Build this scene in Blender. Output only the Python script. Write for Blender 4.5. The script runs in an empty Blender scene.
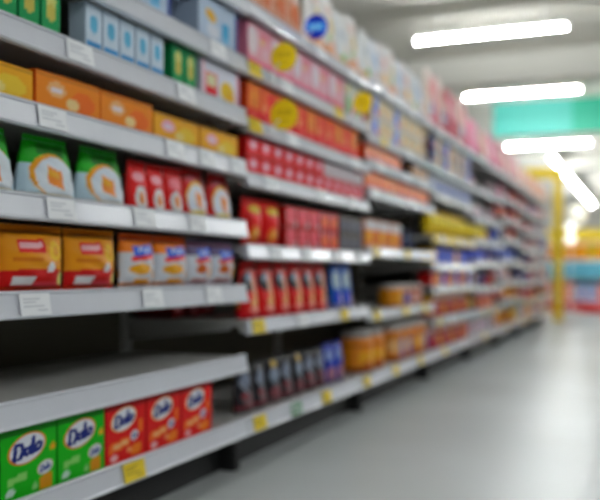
import bpy, math, random
import numpy as np

# ------------------------------------------------------------------ camera, world, exposure
scene = bpy.context.scene
COL = scene.collection
EYE = 0.667                                   # camera height (m)
YAW = math.radians(21.6)                      # turned left from the aisle direction (+Y)
cam_data = bpy.data.cameras.new('camera')
cam = bpy.data.objects.new('camera', cam_data)
COL.objects.link(cam)
cam.location = (0.0, 0.0, EYE)
cam.rotation_euler = (math.pi / 2, 0.0, YAW)
cam_data.sensor_width = 36.0
cam_data.lens = 52.4
cam_data.shift_x = -4 / 600
cam_data.shift_y = 22 / 600
cam_data.clip_end = 120
cam_data.dof.use_dof = True
cam_data.dof.focus_distance = 1.5
cam_data.dof.aperture_fstop = 2.1
scene.camera = cam

world = bpy.data.worlds.new('world')
scene.world = world
world.use_nodes = True
world.node_tree.nodes['Background'].inputs[0].default_value = (0.9, 0.95, 1.0, 1)
world.node_tree.nodes['Background'].inputs[1].default_value = 0.05

scene.view_settings.view_transform = 'Standard'
scene.view_settings.look = 'None'
scene.view_settings.gamma = 1.0
scene.view_settings.use_curve_mapping = False
scene.view_settings.exposure = 0.68
LAMP_POWER = 125.0

random.seed(7)

# ------------------------------------------------------------------ small helpers
def lin(c):
    out = []
    for v in c[:3]:
        v = v / 255.0
        out.append(v / 12.92 if v <= 0.04045 else ((v + 0.055) / 1.055) ** 2.4)
    return tuple(out)


def ink(c):
    """a printing-ink colour: as lin(), a little more saturated"""
    c = lin(c)
    g = 0.3 * c[0] + 0.55 * c[1] + 0.15 * c[2]
    return tuple(min(0.9, max(0.0015, g + (v - g) * 1.35)) for v in c)


def material(name, rgb=None, rough=0.5, metal=0.0, spec=0.5, attr=False, noise=0.06, scale=40.0, bump=0.0, coat=0.0, emit=None):
    m = bpy.data.materials.new(name)
    m.use_nodes = True
    nt = m.node_tree
    b = nt.nodes['Principled BSDF']
    b.inputs['Roughness'].default_value = rough
    b.inputs['Metallic'].default_value = metal
    b.inputs['Specular IOR Level'].default_value = spec
    b.inputs['Coat Weight'].default_value = coat
    tc = nt.nodes.new('ShaderNodeTexCoord')
    nz = nt.nodes.new('ShaderNodeTexNoise')
    nz.inputs['Scale'].default_value = scale
    nz.inputs['Detail'].default_value = 3
    nt.links.new(tc.outputs['Object'], nz.inputs['Vector'])
    mix = nt.nodes.new('ShaderNodeMix')
    mix.data_type = 'RGBA'
    mix.blend_type = 'MULTIPLY'
    mix.inputs[0].default_value = 1.0
    ramp = nt.nodes.new('ShaderNodeMapRange')
    ramp.inputs['To Min'].default_value = 1.0 - noise * 2
    ramp.inputs['To Max'].default_value = 1.0
    nt.links.new(nz.outputs['Fac'], ramp.inputs['Value'])
    if attr:
        a = nt.nodes.new('ShaderNodeAttribute')
        a.attribute_name = 'print'
        nt.links.new(a.outputs['Color'], mix.inputs[6])
    else:
        mix.inputs[6].default_value = (*lin(rgb), 1)
    nt.links.new(ramp.outputs['Result'], mix.inputs[7])
    nt.links.new(mix.outputs[2], b.inputs['Base Color'])
    if bump:
        bp = nt.nodes.new('ShaderNodeBump')
        bp.inputs['Strength'].default_value = bump
        bp.inputs['Distance'].default_value = 0.002
        nt.links.new(nz.outputs['Fac'], bp.inputs['Height'])
        nt.links.new(bp.outputs['Normal'], b.inputs['Normal'])
    if emit:
        b.inputs['Emission Color'].default_value = (*emit[0], 1)
        b.inputs['Emission Strength'].default_value = emit[1]
    return m


M = {
    'card': material('printed_card', attr=True, rough=0.6, spec=0.2, noise=0.03),
    'film': material('printed_film', attr=True, rough=0.45, spec=0.25, noise=0.03, bump=0.15, scale=30),
    'plastic': material('moulded_plastic', attr=True, rough=0.35, noise=0.02),
    'metal': material('powder_coated_steel', (178, 178, 175), rough=0.42, noise=0.04, scale=15),
    'rail': material('price_rail_plastic', (212, 215, 224), rough=0.24, noise=0.03, scale=25),
    'yellow_rail': material('yellow_rail_plastic', (240, 205, 10), rough=0.4, noise=0.03),
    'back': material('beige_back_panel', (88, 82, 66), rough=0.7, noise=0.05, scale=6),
    'black': material('black_steel', (12, 12, 13), rough=0.6, noise=0.1),
    'tag_white': material('white_price_card', (238, 240, 244), rough=0.5, noise=0.02),
    'tag_yellow': material('yellow_price_card', (235, 205, 5), rough=0.5, noise=0.02),
    'tag_green': material('green_price_card', (95, 150, 110), rough=0.5, noise=0.02),
    'ink': material('grey_ink', (206, 209, 216), rough=0.6, noise=0.02),
    'ink_dark': material('olive_ink', (188, 160, 8), rough=0.6, noise=0.02),
    'clear': material('clear_clip', (225, 228, 232), rough=0.2, noise=0.01),
    'ceiling': material('painted_ceiling', (208, 205, 194), rough=0.9, noise=0.03, scale=0.8),
    'beam': material('painted_beam', (190, 189, 180), rough=0.9, noise=0.03, scale=0.8),
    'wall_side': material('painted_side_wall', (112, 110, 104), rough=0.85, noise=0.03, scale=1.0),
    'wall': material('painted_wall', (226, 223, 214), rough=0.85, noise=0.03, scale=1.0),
    'teal': material('pale_teal_board', (72, 190, 176), rough=0.5, noise=0.03, scale=2),
    'teal_dark': material('deep_teal_board', (0, 172, 138), rough=0.5, noise=0.03, scale=2),
    'yellow': material('yellow_board', (242, 208, 30), rough=0.5, noise=0.03, scale=3),
    'red': material('red_board', (214, 40, 48), rough=0.5, noise=0.03, scale=3),
    'blue': material('light_blue_board', (96, 180, 208), rough=0.5, noise=0.03, scale=3),
    'white': material('white_board', (240, 240, 236), rough=0.5, noise=0.02, scale=3),
    'cream': material('cream_board', (246, 238, 208), rough=0.5, noise=0.02, scale=3),
    'lamp': material('lit_tube', (255, 255, 255), emit=((0.955, 0.985, 1.0), LAMP_POWER), noise=0.0),
    'globe': material('lit_globe', (255, 250, 235), emit=((1.0, 0.93, 0.78), 0.35), noise=0.0),
    'lit_head': material('lit_disc', (255, 255, 255), emit=((1.0, 1.0, 1.0), 0.9), noise=0.0),
    'lamp_body': material('lamp_housing', (236, 236, 232), rough=0.5, noise=0.01),
}


def new_mesh(name, verts, faces, mats, midx=None, cols=None, smooth=False):
    me = bpy.data.meshes.new(name)
    me.from_pydata([tuple(v) for v in verts], [], faces)
    for m in mats:
        me.materials.append(m)
    if midx is not None:
        me.polygons.foreach_set('material_index', midx)
    if cols is not None:
        a = me.attributes.new('print', 'FLOAT_COLOR', 'POINT')
        c = np.ones((len(verts), 4), dtype=np.float32)
        c[:, :3] = np.asarray(cols)[:, :3]
        a.data.foreach_set('color', c.ravel())
    if smooth:
        me.polygons.foreach_set('use_smooth', [True] * len(me.polygons))
    me.update()
    return me


def link(name, me, parent=None, loc=(0, 0, 0), rot=(0, 0, 0)):
    o = bpy.data.objects.new(name, me)
    COL.objects.link(o)
    o.location = loc
    o.rotation_euler = rot
    if parent:
        o.parent = parent
    return o


def empty(name, loc=(0, 0, 0), rz=0.0):
    o = bpy.data.objects.new(name, None)
    o.empty_display_size = 0.05
    COL.objects.link(o)
    o.location = loc
    o.rotation_euler = (0, 0, rz)
    return o


def tag(o, label, cat, group=None):
    o['label'] = label
    o['category'] = cat
    if group:
        o['group'] = group
    return o


class MB:
    """collects simple solids into one mesh"""
    def __init__(self):
        self.v, self.f, self.c, self.m = [], [], [], []

    def add(self, v, f, col=(255, 255, 255), mi=0):
        n = len(self.v)
        self.v += [tuple(p) for p in v]
        self.f += [tuple(i + n for i in q) for q in f]
        self.c += [ink(col)] * len(v)
        self.m += [mi] * len(f)

    def box(self, x0, x1, y0, y1, z0, z1, b=0.0, col=(255, 255, 255), mi=0):
        """box, chamfered all round by b"""
        if b <= 0:
            v = [(x, y, z) for x in (x0, x1) for y in (y0, y1) for z in (z0, z1)]
            f = [(0, 1, 3, 2), (4, 6, 7, 5), (0, 4, 5, 1), (2, 3, 7, 6), (0, 2, 6, 4), (1, 5, 7, 3)]
            self.add(v, f, col, mi)
            return
        lo, hi = (x0, y0, z0), (x1, y1, z1)
        v, idx = [], {}
        for sx in (0, 1):
            for sy in (0, 1):
                for sz in (0, 1):
                    s = (sx, sy, sz)
                    for ax in range(3):
                        p = [0, 0, 0]
                        for k in range(3):
                            e = hi[k] if s[k] else lo[k]
                            p[k] = e if k == ax else (e - b if s[k] else e + b)
                        idx[(s, ax)] = len(v)
                        v.append(tuple(p))
        f = []
        for ax in range(3):
            o1, o2 = (ax + 1) % 3, (ax + 2) % 3
            for side in (0, 1):
                q = []
                for a, c in ((0, 0), (1, 0), (1, 1), (0, 1)):
                    s = [0, 0, 0]
                    s[ax], s[o1], s[o2] = side, a, c
                    q.append(idx[(tuple(s), ax)])
                f.append(tuple(q if side else q[::-1]))
        for ax in range(3):                                   # edge strips run along ax
            o1, o2 = (ax + 1) % 3, (ax + 2) % 3
            for a in (0, 1):
                for c in (0, 1):
                    s0, s1 = [0, 0, 0], [0, 0, 0]
                    s0[o1] = s1[o1] = a
                    s0[o2] = s1[o2] = c
                    s1[ax] = 1
                    s0, s1 = tuple(s0), tuple(s1)
                    q = [idx[(s0, o1)], idx[(s1, o1)], idx[(s1, o2)], idx[(s0, o2)]]
                    f.append(tuple(q if a == c else q[::-1]))
        for sx in (0, 1):
            for sy in (0, 1):
                for sz in (0, 1):
                    s = (sx, sy, sz)
                    q = [idx[(s, 0)], idx[(s, 1)], idx[(s, 2)]]
                    f.append(tuple(q if (sx + sy + sz) % 2 else q[::-1]))
        self.add(v, f, col, mi)

    def profile_y(self, pts, y0, y1, col=(255, 255, 255), mi=0):
        """closed (x, z) outline extruded along y"""
        n = len(pts)
        v = [(x, y0, z) for x, z in pts] + [(x, y1, z) for x, z in pts]
        f = [(i, (i + 1) % n, n + (i + 1) % n, n + i) for i in range(n)]
        f += [tuple(range(n))[::-1], tuple(range(n, 2 * n))]
        self.add(v, f, col, mi)

    def tube(self, p0, p1, r, n=10, col=(255, 255, 255), mi=0):
        p0, p1 = np.array(p0, float), np.array(p1, float)
        d = (p1 - p0) / np.linalg.norm(p1 - p0)
        a = np.cross(d, (0, 0, 1.0) if abs(d[2]) < 0.9 else (1.0, 0, 0))
        a /= np.linalg.norm(a)
        b = np.cross(d, a)
        v = []
        for p in (p0, p1):
            for i in range(n):
                t = 2 * math.pi * i / n
                v.append(tuple(p + r * (a * math.cos(t) + b * math.sin(t))))
        f = [(i, (i + 1) % n, n + (i + 1) % n, n + i) for i in range(n)]
        f += [tuple(range(n))[::-1], tuple(range(n, 2 * n))]
        self.add(v, f, col, mi)

    def mesh(self, name, mats, printed=False, smooth=False):
        mats = mats if isinstance(mats, (list, tuple)) else [mats]
        return new_mesh(name, self.v, self.f, mats, self.m, self.c if printed else None, smooth)


# ------------------------------------------------------------------ printed artwork (flat colours laid over a front)
def paint(art, u, v):
    """art = [base, shape, shape ...]; u, v in 0..1 across and up the printed front"""
    u, v = np.asarray(u, float), np.asarray(v, float)
    c = np.tile(np.array(ink(art[0])), (u.size, 1))
    for s in art[1:]:
        k = s[0]
        if k == 'r':                                          # rectangle centre, half sizes, tilt
            _, cx, cy, hx, hy, col, *t = s
            t = t[0] if t else 0
            dx, dy = u - cx, v - cy - (u - cx) * t
            w = (np.abs(dx) < hx) & (np.abs(dy) < hy)
        elif k == 'e':                                        # ellipse centre, radii, tilt
            _, cx, cy, hx, hy, col, *t = s
            t = t[0] if t else 0
            dx, dy = u - cx, v - cy - (u - cx) * t
            w = (dx / hx) ** 2 + (dy / hy) ** 2 < 1
        elif k == 'l':                                        # stroke through points
            _, pts, wd, col = s
            w = np.zeros(u.size, bool)
            for (x0, y0), (x1, y1) in zip(pts, pts[1:]):
                L2 = (x1 - x0) ** 2 + (y1 - y0) ** 2 + 1e-9
                tt = np.clip(((u - x0) * (x1 - x0) + (v - y0) * (y1 - y0)) / L2, 0, 1)
                w |= (u - x0 - tt * (x1 - x0)) ** 2 + (v - y0 - tt * (y1 - y0)) ** 2 < wd * wd
        elif k == 'b':                                        # wavy band between heights
            _, v0, v1, col, *amp = s
            amp = amp[0] if amp else 0
            wv = amp * np.sin(u * math.pi)
            w = (v > v0 + (wv if v0 > 0 else 0)) & (v < v1 + (wv if v1 < 1 else 0))
        c[w] = ink(col)
    return c


def script_mark(cx, cy, w, h, col, t=0.25):
    """a brush-script word: a big looped initial and three small letters"""
    P = lambda pts: [(cx + w * (x - .5), cy + h * (y - .5) + w * (x - .5) * t) for x, y in pts]
    wd = h * 0.085
    return [('l', P([(.08, .1), (.14, .92), (.3, .85), (.36, .5), (.28, .15), (.06, .12)]), wd, col),
            ('l', P([(.56, .5), (.44, .52), (.4, .3), (.48, .15), (.57, .28), (.58, .55), (.6, .15)]), wd, col),
            ('l', P([(.66, .15), (.68, .98)]), wd, col),
            ('l', P([(.76, .15), (.74, .42), (.84, .56), (.93, .42), (.9, .2), (.78, .14)]), wd, col)]


# ------------------------------------------------------------------ package shapes: front faces +X, origin at base centre
def box_front(w, h, d, art, n=(14, 14), side=None, b=0.002, mat='card', name='carton'):
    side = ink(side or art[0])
    nu, nv = n
    gu, gv = np.meshgrid(np.linspace(0, 1, nu + 1), np.linspace(0, 1, nv + 1))
    gu, gv = gu.ravel(), gv.ravel()
    v = [(d / 2, -w / 2 + b + (w - 2 * b) * a, b + (h - 2 * b) * c) for a, c in zip(gu, gv)]
    cols = list(paint(art, gu, gv))
    f = [(j * (nu + 1) + i, j * (nu + 1) + i + 1, (j + 1) * (nu + 1) + i + 1, (j + 1) * (nu + 1) + i) for j in range(nv) for i in range(nu)]
    base = len(v)
    rings = [(d / 2, b), (d / 2 - b, 0), (-d / 2 + b, 0), (-d / 2, b)]
    for x, e in rings:
        v += [(x, -w / 2 + e, e), (x, w / 2 - e, e), (x, w / 2 - e, h - e), (x, -w / 2 + e, h - e)]
        cols += [side] * 4
    for k in range(3):
        for i in range(4):
            a, c = base + 4 * k + i, base + 4 * k + (i + 1) % 4
            f.append((c, a, a + 4, c + 4))
    f.append((base + 12, base + 15, base + 14, base + 13))
    return new_mesh(name, v, f, [M[mat]], None, cols)


def bag_body(w, h, d, art, n=(18, 22), style='pillow', seed=0, mat='film', name='bag'):
    rnd = random.Random(seed)
    ph = [rnd.uniform(0, 6.28) for _ in range(6)]
    nu, nv = n
    v, cols, f = [], [], []
    for sgn in (1, -1):
        gu, gv = np.meshgrid(np.linspace(0, 1, nu + 1), np.linspace(0, 1, nv + 1))
        gu, gv = gu.ravel(), gv.ravel()
        if style == 'pillow':
            fz = np.sin(np.pi * np.clip(gv, 0, 1)) ** 0.45
            sq = 1 - 0.05 * np.sin(np.pi * gv)
            fu = np.clip(np.sin(np.pi * gu), 0, 1) ** 0.55
        elif style == 'stand':                                # gusseted foot, flat top
            fz = np.clip(1 - gv, 0, 1) ** 0.55 * (0.75 + 0.25 * np.clip(gv * 8, 0, 1))
            sq = 1 - 0.07 * gv ** 2
            fu = np.clip(np.sin(np.pi * gu), 0, 1) ** 0.4
        else:                                                 # tapered: narrow shoulders
            fz = np.clip(1 - gv, 0, 1) ** 0.5 * (0.75 + 0.25 * np.clip(gv * 8, 0, 1))
            sq = 1 - 0.22 * gv ** 1.3
            fu = np.clip(np.sin(np.pi * gu), 0, 1) ** 0.4
        wr = 0.05 * np.sin(gu * 17 + ph[0] + 3 * gv) * np.sin(gv * 11 + ph[1]) + 0.04 * np.sin(gv * 23 + gu * 9 + ph[2])
        x = sgn * d / 2 * fz * fu * (1 + wr)
        y = (gu - 0.5) * w * sq
        z = gv * h + 0.004 * np.sin(gu * 9 + ph[3]) * (gv > 0.95) * sgn * 0
        base = len(v)
        v += list(zip(x, y, z))
        cols += list(paint(art, gu if sgn > 0 else 1 - gu, gv))
        for j in range(nv):
            for i in range(nu):
                q = (base + j * (nu + 1) + i, base + j * (nu + 1) + i + 1, base + (j + 1) * (nu + 1) + i + 1, base + (j + 1) * (nu + 1) + i)
                f.append(q if sgn > 0 else q[::-1])
    if style != 'pillow':                                     # foot
        b2 = (nu + 1) * (nv + 1)
        f.append(tuple(list(range(nu + 1))[::-1] + [b2 + i for i in range(nu + 1)]))
    return new_mesh(name, v, f, [M[mat]], None, cols, True)


def seal_mesh(w, hh, col, up=True, n=18):
    """crimped flat seal with a zigzag free edge and pressed ridges"""
    v, f, cols = [], [], []
    rows = 5
    for j in range(rows + 1):
        for i in range(n + 1):
            y = (i / n - 0.5) * w
            z = hh * j / rows
            if j == rows:
                z += 0.0015 * (1 if i % 2 else -1)
            x = 0.0012 * (1 if j % 2 else -1)
            for s in (1, -1):
                v.append((x + s * 0.0009, y, z if up else -z))
                cols.append(ink(col))
    st = (n + 1) * 2
    for j in range(rows):
        for i in range(n):
            for s in (0, 1):
                q = (j * st + i * 2 + s, j * st + (i + 1) * 2 + s, (j + 1) * st + (i + 1) * 2 + s, (j + 1) * st + i * 2 + s)
                f.append(q if s == 0 else q[::-1])
    return new_mesh('seal', v, f, [M['film']], None, cols)


def lathe(profile, art, n=28, mat='plastic', name='jar', ridge=0.0):
    """profile [(r, z)...]; the art wraps the front half, its base colour the back"""
    h = max(z for _, z in profile)
    v, f, uu, vv, fr = [], [], [], [], []
    for r, z in profile:
        for i in range(n):
            t = 2 * math.pi * i / n
            rr = r * (1 - ridge * (i % 2))
            v.append((rr * math.cos(t), rr * math.sin(t), z))
            s = math.sin(t)
            uu.append(0.5 + 0.5 * s if math.cos(t) > -0.01 else 9)
            vv.append(z / h)
    cols = paint(art, uu, vv)
    k = len(profile)
    for j in range(k - 1):
        for i in range(n):
            f.append((j * n + i, j * n + (i + 1) % n, (j + 1) * n + (i + 1) % n, (j + 1) * n + i))
    f.append(tuple(range(n))[::-1])
    f.append(tuple((k - 1) * n + i for i in range(n)))
    return new_mesh(name, v, f, [M[mat]], None, cols, True)


# ------------------------------------------------------------------ prototypes: first use builds, later uses copy
KINDS = {}     # key -> dict(name, desc, cat, w, h, build)
PROTO = {}


def kind(key, name, desc, cat, w, h, d, build):
    KINDS[key] = dict(name=name, desc=desc, cat=cat, w=w, h=h, d=d, build=build)


def instance(key, loc, rz=0.0):
    k = KINDS[key]
    if key not in PROTO:
        r = k['build'](k)
        PROTO[key] = r
    else:
        src = PROTO[key]
        r = src.copy()
        COL.objects.link(r)
        for ch in src.children:
            c = ch.copy()
            COL.objects.link(c)
            c.parent = r
            for g in ch.children:
                e = g.copy()
                COL.objects.link(e)
                e.parent = c
    r.location = loc
    r.rotation_euler = (0, 0, rz)
    r['category'] = k['cat']
    return r


def carton(art, n=(12, 12), side=None, flap=None, mat='card'):
    def build(k):
        if not flap:
            return link(k['name'], box_front(k['w'], k['h'], k['d'], art, n, side, mat=mat, name=k['name']))
        r = empty(k['name'])
        link('carton_body', box_front(k['w'], k['h'], k['d'], art, n, side, mat=mat), r)
        m = MB()                                              # glued end flap, its seam and tab
        w, h, d = k['w'], k['h'], k['d']
        m.box(-d / 2 + 0.003, d / 2 - 0.003, -w / 2 + 0.004, w / 2 - 0.004, h - 0.0005, h + 0.0012, 0.0004, flap)
        m.box(d / 2 - 0.014, d / 2 - 0.004, -w * 0.16, w * 0.16, h + 0.0012, h + 0.002, 0, flap)
        link('top_flap', m.mesh('top_flap', M['card'], True), r)
        return r
    return build


def hero_carton(front, parts, side, flap):
    """front art plus printed badges that stand on the face as thin stuck-on panels"""
    def build(k):
        r = empty(k['name'])
        w, h, d = k['w'], k['h'], k['d']
        link('carton_body', box_front(w, h, d, front, (30, 28), side), r)
        m = MB()
        m.box(-d / 2 + 0.003, d / 2 - 0.003, -w / 2 + 0.004, w / 2 - 0.004, h - 0.0005, h + 0.0012, 0.0004, flap)
        link('top_flap', m.mesh('top_flap', M['card'], True), r)
        for nm, cx, cy, rx, ry, rim, art in parts:            # oval badge: rings of vertices painted by its art
            v, cols, f = [], [], []
            R, N = 14, 44
            pu, pv = [], []
            for j in range(R + 1):
                q = j / R
                for i in range(N):
                    t = 2 * math.pi * i / N
                    a, c = q * math.cos(t), q * math.sin(t)
                    v.append((d / 2 + 0.0012 * (1 - q ** 8) + 0.0001, (cx - 0.5) * w + a * rx * w, cy * h + c * ry * h + a * rx * w * 0.12))
                    pu.append(0.5 + a / 2)
                    pv.append(0.5 + c / 2)
            cols = paint(art, pu, pv)
            q = np.sqrt((np.array(pu) - .5) ** 2 + (np.array(pv) - .5) ** 2) * 2
            cols[q > 0.86] = lin(rim)
            for j in range(R):
                for i in range(N):
                    f.append((j * N + i, (j + 1) * N + i, (j + 1) * N + (i + 1) % N, j * N + (i + 1) % N))
            link(nm, new_mesh(nm, v, f, [M['card']], None, cols, True), r)
        return r
    return build


def bag(art, style='pillow', n=(18, 22), top=None, bottom=None, seed=0, plain=False):
    def build(k):
        w, h, d = k['w'], k['h'], k['d']
        if plain:
            return link(k['name'], bag_body(w, h, d, art, n, style, seed, name=k['name']))
        r = empty(k['name'])
        z0 = 0.010 if style == 'pillow' else 0.0
        link('bag_body', bag_body(w, h - 0.012 - z0, d, art, n, style, seed), r, (0, 0, z0))
        f = {'pillow': 1.0, 'stand': 0.93, 'taper': 0.78}[style]
        link('top_seal', seal_mesh(w * f, 0.013, top or art[0]), r, (0, 0, h - 0.013))
        if style == 'pillow':
            link('bottom_seal', seal_mesh(w, 0.010, bottom or art[0], False), r, (0, 0, 0.0117))
        return r
    return build


def jar(art, lid, shape='jar', plain=False):
    def build(k):
        R, h = k['w'] / 2, k['h']
        if shape == 'jar':
            hb = h * 0.82
            prof = [(R * .9, 0), (R, .006), (R, hb * .12), (R * .985, hb * .5), (R, hb * .86), (R * .96, hb * .93), (R * .78, hb)]
            lp = [(R * .84, 0), (R * .88, .003), (R * .88, h * .15), (R * .84, h * .18)]
        elif shape == 'bottle':
            hb = h * 0.88
            prof = [(R * .9, 0), (R, .006), (R, hb * .2), (R, hb * .4), (R * .98, hb * .62), (R * .85, hb * .75), (R * .5, hb * .88), (R * .34, hb * .93), (R * .34, hb)]
            lp = [(R * .42, 0), (R * .42, h * .1), (R * .36, h * .12)]
        else:                                                  # tin with rolled rims
            hb = h * 0.97
            prof = [(R * .97, 0), (R, .002), (R, .006), (R * .97, .009), (R * .97, hb * .3), (R * .97, hb * .5), (R * .97, hb * .7), (R * .97, hb - .009), (R, hb - .006), (R, hb)]
            lp = [(R * .9, 0), (R * .9, h * .02), (R * .7, h * .03)]
        fine = []
        for (a, b), (c, e) in zip(prof, prof[1:]):
            q = max(1, int((e - b) / (h * 0.05)))
            fine += [(a + (c - a) * i / q, b + (e - b) * i / q) for i in range(q)]
        fine.append(prof[-1])
        if plain:
            o = link(k['name'], lathe(fine, art, 20, name=k['name']))
            link('lid' if shape != 'bottle' else 'cap', lathe(lp, [lid], 20), o, (0, 0, hb))
            return o
        r = empty(k['name'])
        link('container', lathe(fine, art, 32), r)
        link({'jar': 'lid', 'bottle': 'cap', 'tin': 'lid'}[shape], lathe(lp, [lid], 32, ridge=0.03), r, (0, 0, hb))
        return r
    return build


# ------------------------------------------------------------------ room
X_FRONT = -1.25            # front plane of the shelving
X_BACK = -1.71
Y_END = 12.07

room = MB(); room.box(-8, 7, -6, 37, -0.05, 0.0)
fm = bpy.data.materials.new('polished_floor'); fm.use_nodes = True
nt = fm.node_tree; bs = nt.nodes['Principled BSDF']
tc = nt.nodes.new('ShaderNodeTexCoord')
n1 = nt.nodes.new('ShaderNodeTexNoise'); n1.inputs['Scale'].default_value = 0.9; n1.inputs['Detail'].default_value = 2
n2 = nt.nodes.new('ShaderNodeTexNoise'); n2.inputs['Scale'].default_value = 14; n2.inputs['Detail'].default_value = 4
cr = nt.nodes.new('ShaderNodeValToRGB')
cr.color_ramp.elements[0].position = 0.3; cr.color_ramp.elements[0].color = (*lin((166, 171, 171)), 1)
cr.color_ramp.elements[1].position = 0.75; cr.color_ramp.elements[1].color = (*lin((184, 189, 190)), 1)
mr = nt.nodes.new('ShaderNodeMapRange'); mr.inputs['To Min'].default_value = 0.31; mr.inputs['To Max'].default_value = 0.33
nt.links.new(tc.outputs['Object'], n1.inputs['Vector']); nt.links.new(tc.outputs['Object'], n2.inputs['Vector'])
nt.links.new(n1.outputs['Fac'], cr.inputs['Fac']); nt.links.new(cr.outputs['Color'], bs.inputs['Base Color'])
nt.links.new(n2.outputs['Fac'], mr.inputs['Value']); nt.links.new(mr.outputs['Result'], bs.inputs['Roughness'])
bs.inputs['Specular IOR Level'].default_value = 0.12


def structure(name, m, mat):
    o = link(name, m.mesh(name, mat))
    o['kind'] = 'structure'
    return o


structure('floor', room, fm)
CEIL = 3.5
m = MB(); m.box(-8, 7, -6, 37, CEIL, CEIL + 0.1); structure('ceiling', m, M['ceiling'])
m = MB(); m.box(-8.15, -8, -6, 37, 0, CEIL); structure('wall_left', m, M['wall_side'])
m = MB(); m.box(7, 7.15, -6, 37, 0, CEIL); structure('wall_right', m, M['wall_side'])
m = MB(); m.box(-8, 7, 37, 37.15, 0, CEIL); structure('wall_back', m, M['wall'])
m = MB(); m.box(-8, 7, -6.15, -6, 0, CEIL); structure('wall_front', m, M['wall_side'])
m = MB(); m.box(-8, 7, 11.45, 11.8, 3.12, CEIL, 0.01); structure('trim_1', m, M['beam'])
m = MB(); m.box(-8, 7, 22.0, 22.35, 3.12, CEIL, 0.01); structure('trim_2', m, M['beam'])

# ------------------------------------------------------------------ tube lamps
def lamp(p0, p1, label=None):
    p0, p1 = np.array(p0, float), np.array(p1, float)
    mid = (p0 + p1) / 2
    L = np.linalg.norm(p1 - p0)
    ang = math.atan2(p1[1] - p0[1], p1[0] - p0[0])
    key = round(L, 3)
    if key not in LAMPS:
        r = empty('tube_lamp')
        t = MB(); t.tube((-L / 2, 0, 0), (L / 2, 0, 0), 0.014, 14); link('tube', t.mesh('tube', M['lamp'], smooth=False), r)
        hmesh = MB(); hmesh.profile_y([(-.028, .019), (.028, .019), (.02, .05), (-.02, .05)], -L / 2 - .02, L / 2 + .02)
        link('housing', hmesh.mesh('housing', M['lamp_body']), r, rot=(0, 0, -math.pi / 2))
        for s in (-1, 1):
            e = MB(); e.box(-.015, .015, -.035, .035, -.035, .06, .004); link('end_cap', e.mesh('end_cap', M['lamp_body']), r, (s * (L / 2 + .012), 0, 0))
            q = MB(); q.tube((0, 0, .07), (0, 0, CEIL - p0[2]), .005, 8); link('suspension_rod', q.mesh('suspension_rod', M['lamp_body']), r, (s * L * .35, 0, 0))
        LAMPS[key] = r
    else:
        r = LAMPS[key].copy(); COL.objects.link(r)
        for ch in LAMPS[key].children:
            c = ch.copy(); COL.objects.link(c); c.parent = r
    r.location = mid
    r.rotation_euler = (0, 0, ang)
    tag(r, label or 'unseen', 'lamp', 'tube lamps under the ceiling')
    return r


LAMPS = {}
ORD = ('first second third fourth fifth sixth seventh eighth ninth tenth eleventh twelfth thirteenth fourteenth fifteenth sixteenth seventeenth '
       'eighteenth nineteenth twentieth twenty-first twenty-second twenty-third twenty-fourth twenty-fifth twenty-sixth twenty-seventh twenty-eighth twenty-ninth thirtieth').split()
LZ = 3.17
rows = [-3.75, -0.5, 2.75, 6.0, 9.26, 12.5, 15.75, 17.75]  # rows behind the camera are unseen, added to light the shelf signs
for i, y in enumerate(rows):
    vis = {9.26: 'white tube lamp hung crosswise in front of the ceiling beam, topmost of the lamps',
           12.5: 'white tube lamp hung crosswise between the ceiling beam and the teal board',
           17.75: 'white tube lamp hung crosswise just below the teal board'}
    for j, x in enumerate((-2.45, 1.9)):  # column across the aisle is unseen, placed to light the goods from the front
        w = ('shelving row', 'far side of the aisle')[j]
        lab = vis[y] if (y in vis and j == 0) else f'white tube lamp over the {w}, {ORD[i]} row from the front'
        xs = x + {9.26: .10, 12.5: 0.0, 17.75: -.20}.get(y, 0)
        lamp((xs, y, LZ), (xs + 1.56, y, LZ), lab)
for i, y in enumerate((19.4, 24.4, 29.4)):
    lamp((-2.0, y, LZ), (-2.0, y + 4.9, LZ), f'long white tube lamp running lengthwise down the aisle, {ORD[i]} in line')
    lamp((4.2, y, LZ), (4.2, y + 4.9, LZ), f'unseen long white tube lamp running lengthwise over the far floor, {ORD[i]} in line')  # out of view, kept for the light it gives

# ------------------------------------------------------------------ hanging teal board
r = empty('hanging_sign', (-0.7, 14.2, 2.83))
m = MB(); m.box(-1.65, -.42, -.03, .03, 0, .55, .006); link('pale_panel', m.mesh('pale_panel', M['teal']), r)['label'] = 'pale teal panel'
m = MB(); m.box(-.42, 1.7, -.03, .03, 0, .55, .006); link('deep_panel', m.mesh('deep_panel', M['teal_dark']), r)['label'] = 'deep teal panel'
for x in (-1.4, 0.1, 1.5):
    m = MB(); m.tube((x, 0, .55), (x, 0, CEIL - 2.83), .006, 8); link('suspension_rod', m.mesh('suspension_rod', M['lamp_body']), r)
tag(r, 'long teal board hung crosswise from the ceiling over the far aisle', 'sign')

# ------------------------------------------------------------------ shelving units
BAY_NAMES = ['nearest bay', 'second bay', 'third bay', 'fourth bay', 'fifth bay', 'sixth bay', 'seventh bay', 'farthest bay']
Y0 = [1.27, 2.62, 3.97, 5.32, 6.67, 8.02, 9.37, 10.72]
LIP = 0.052
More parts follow.
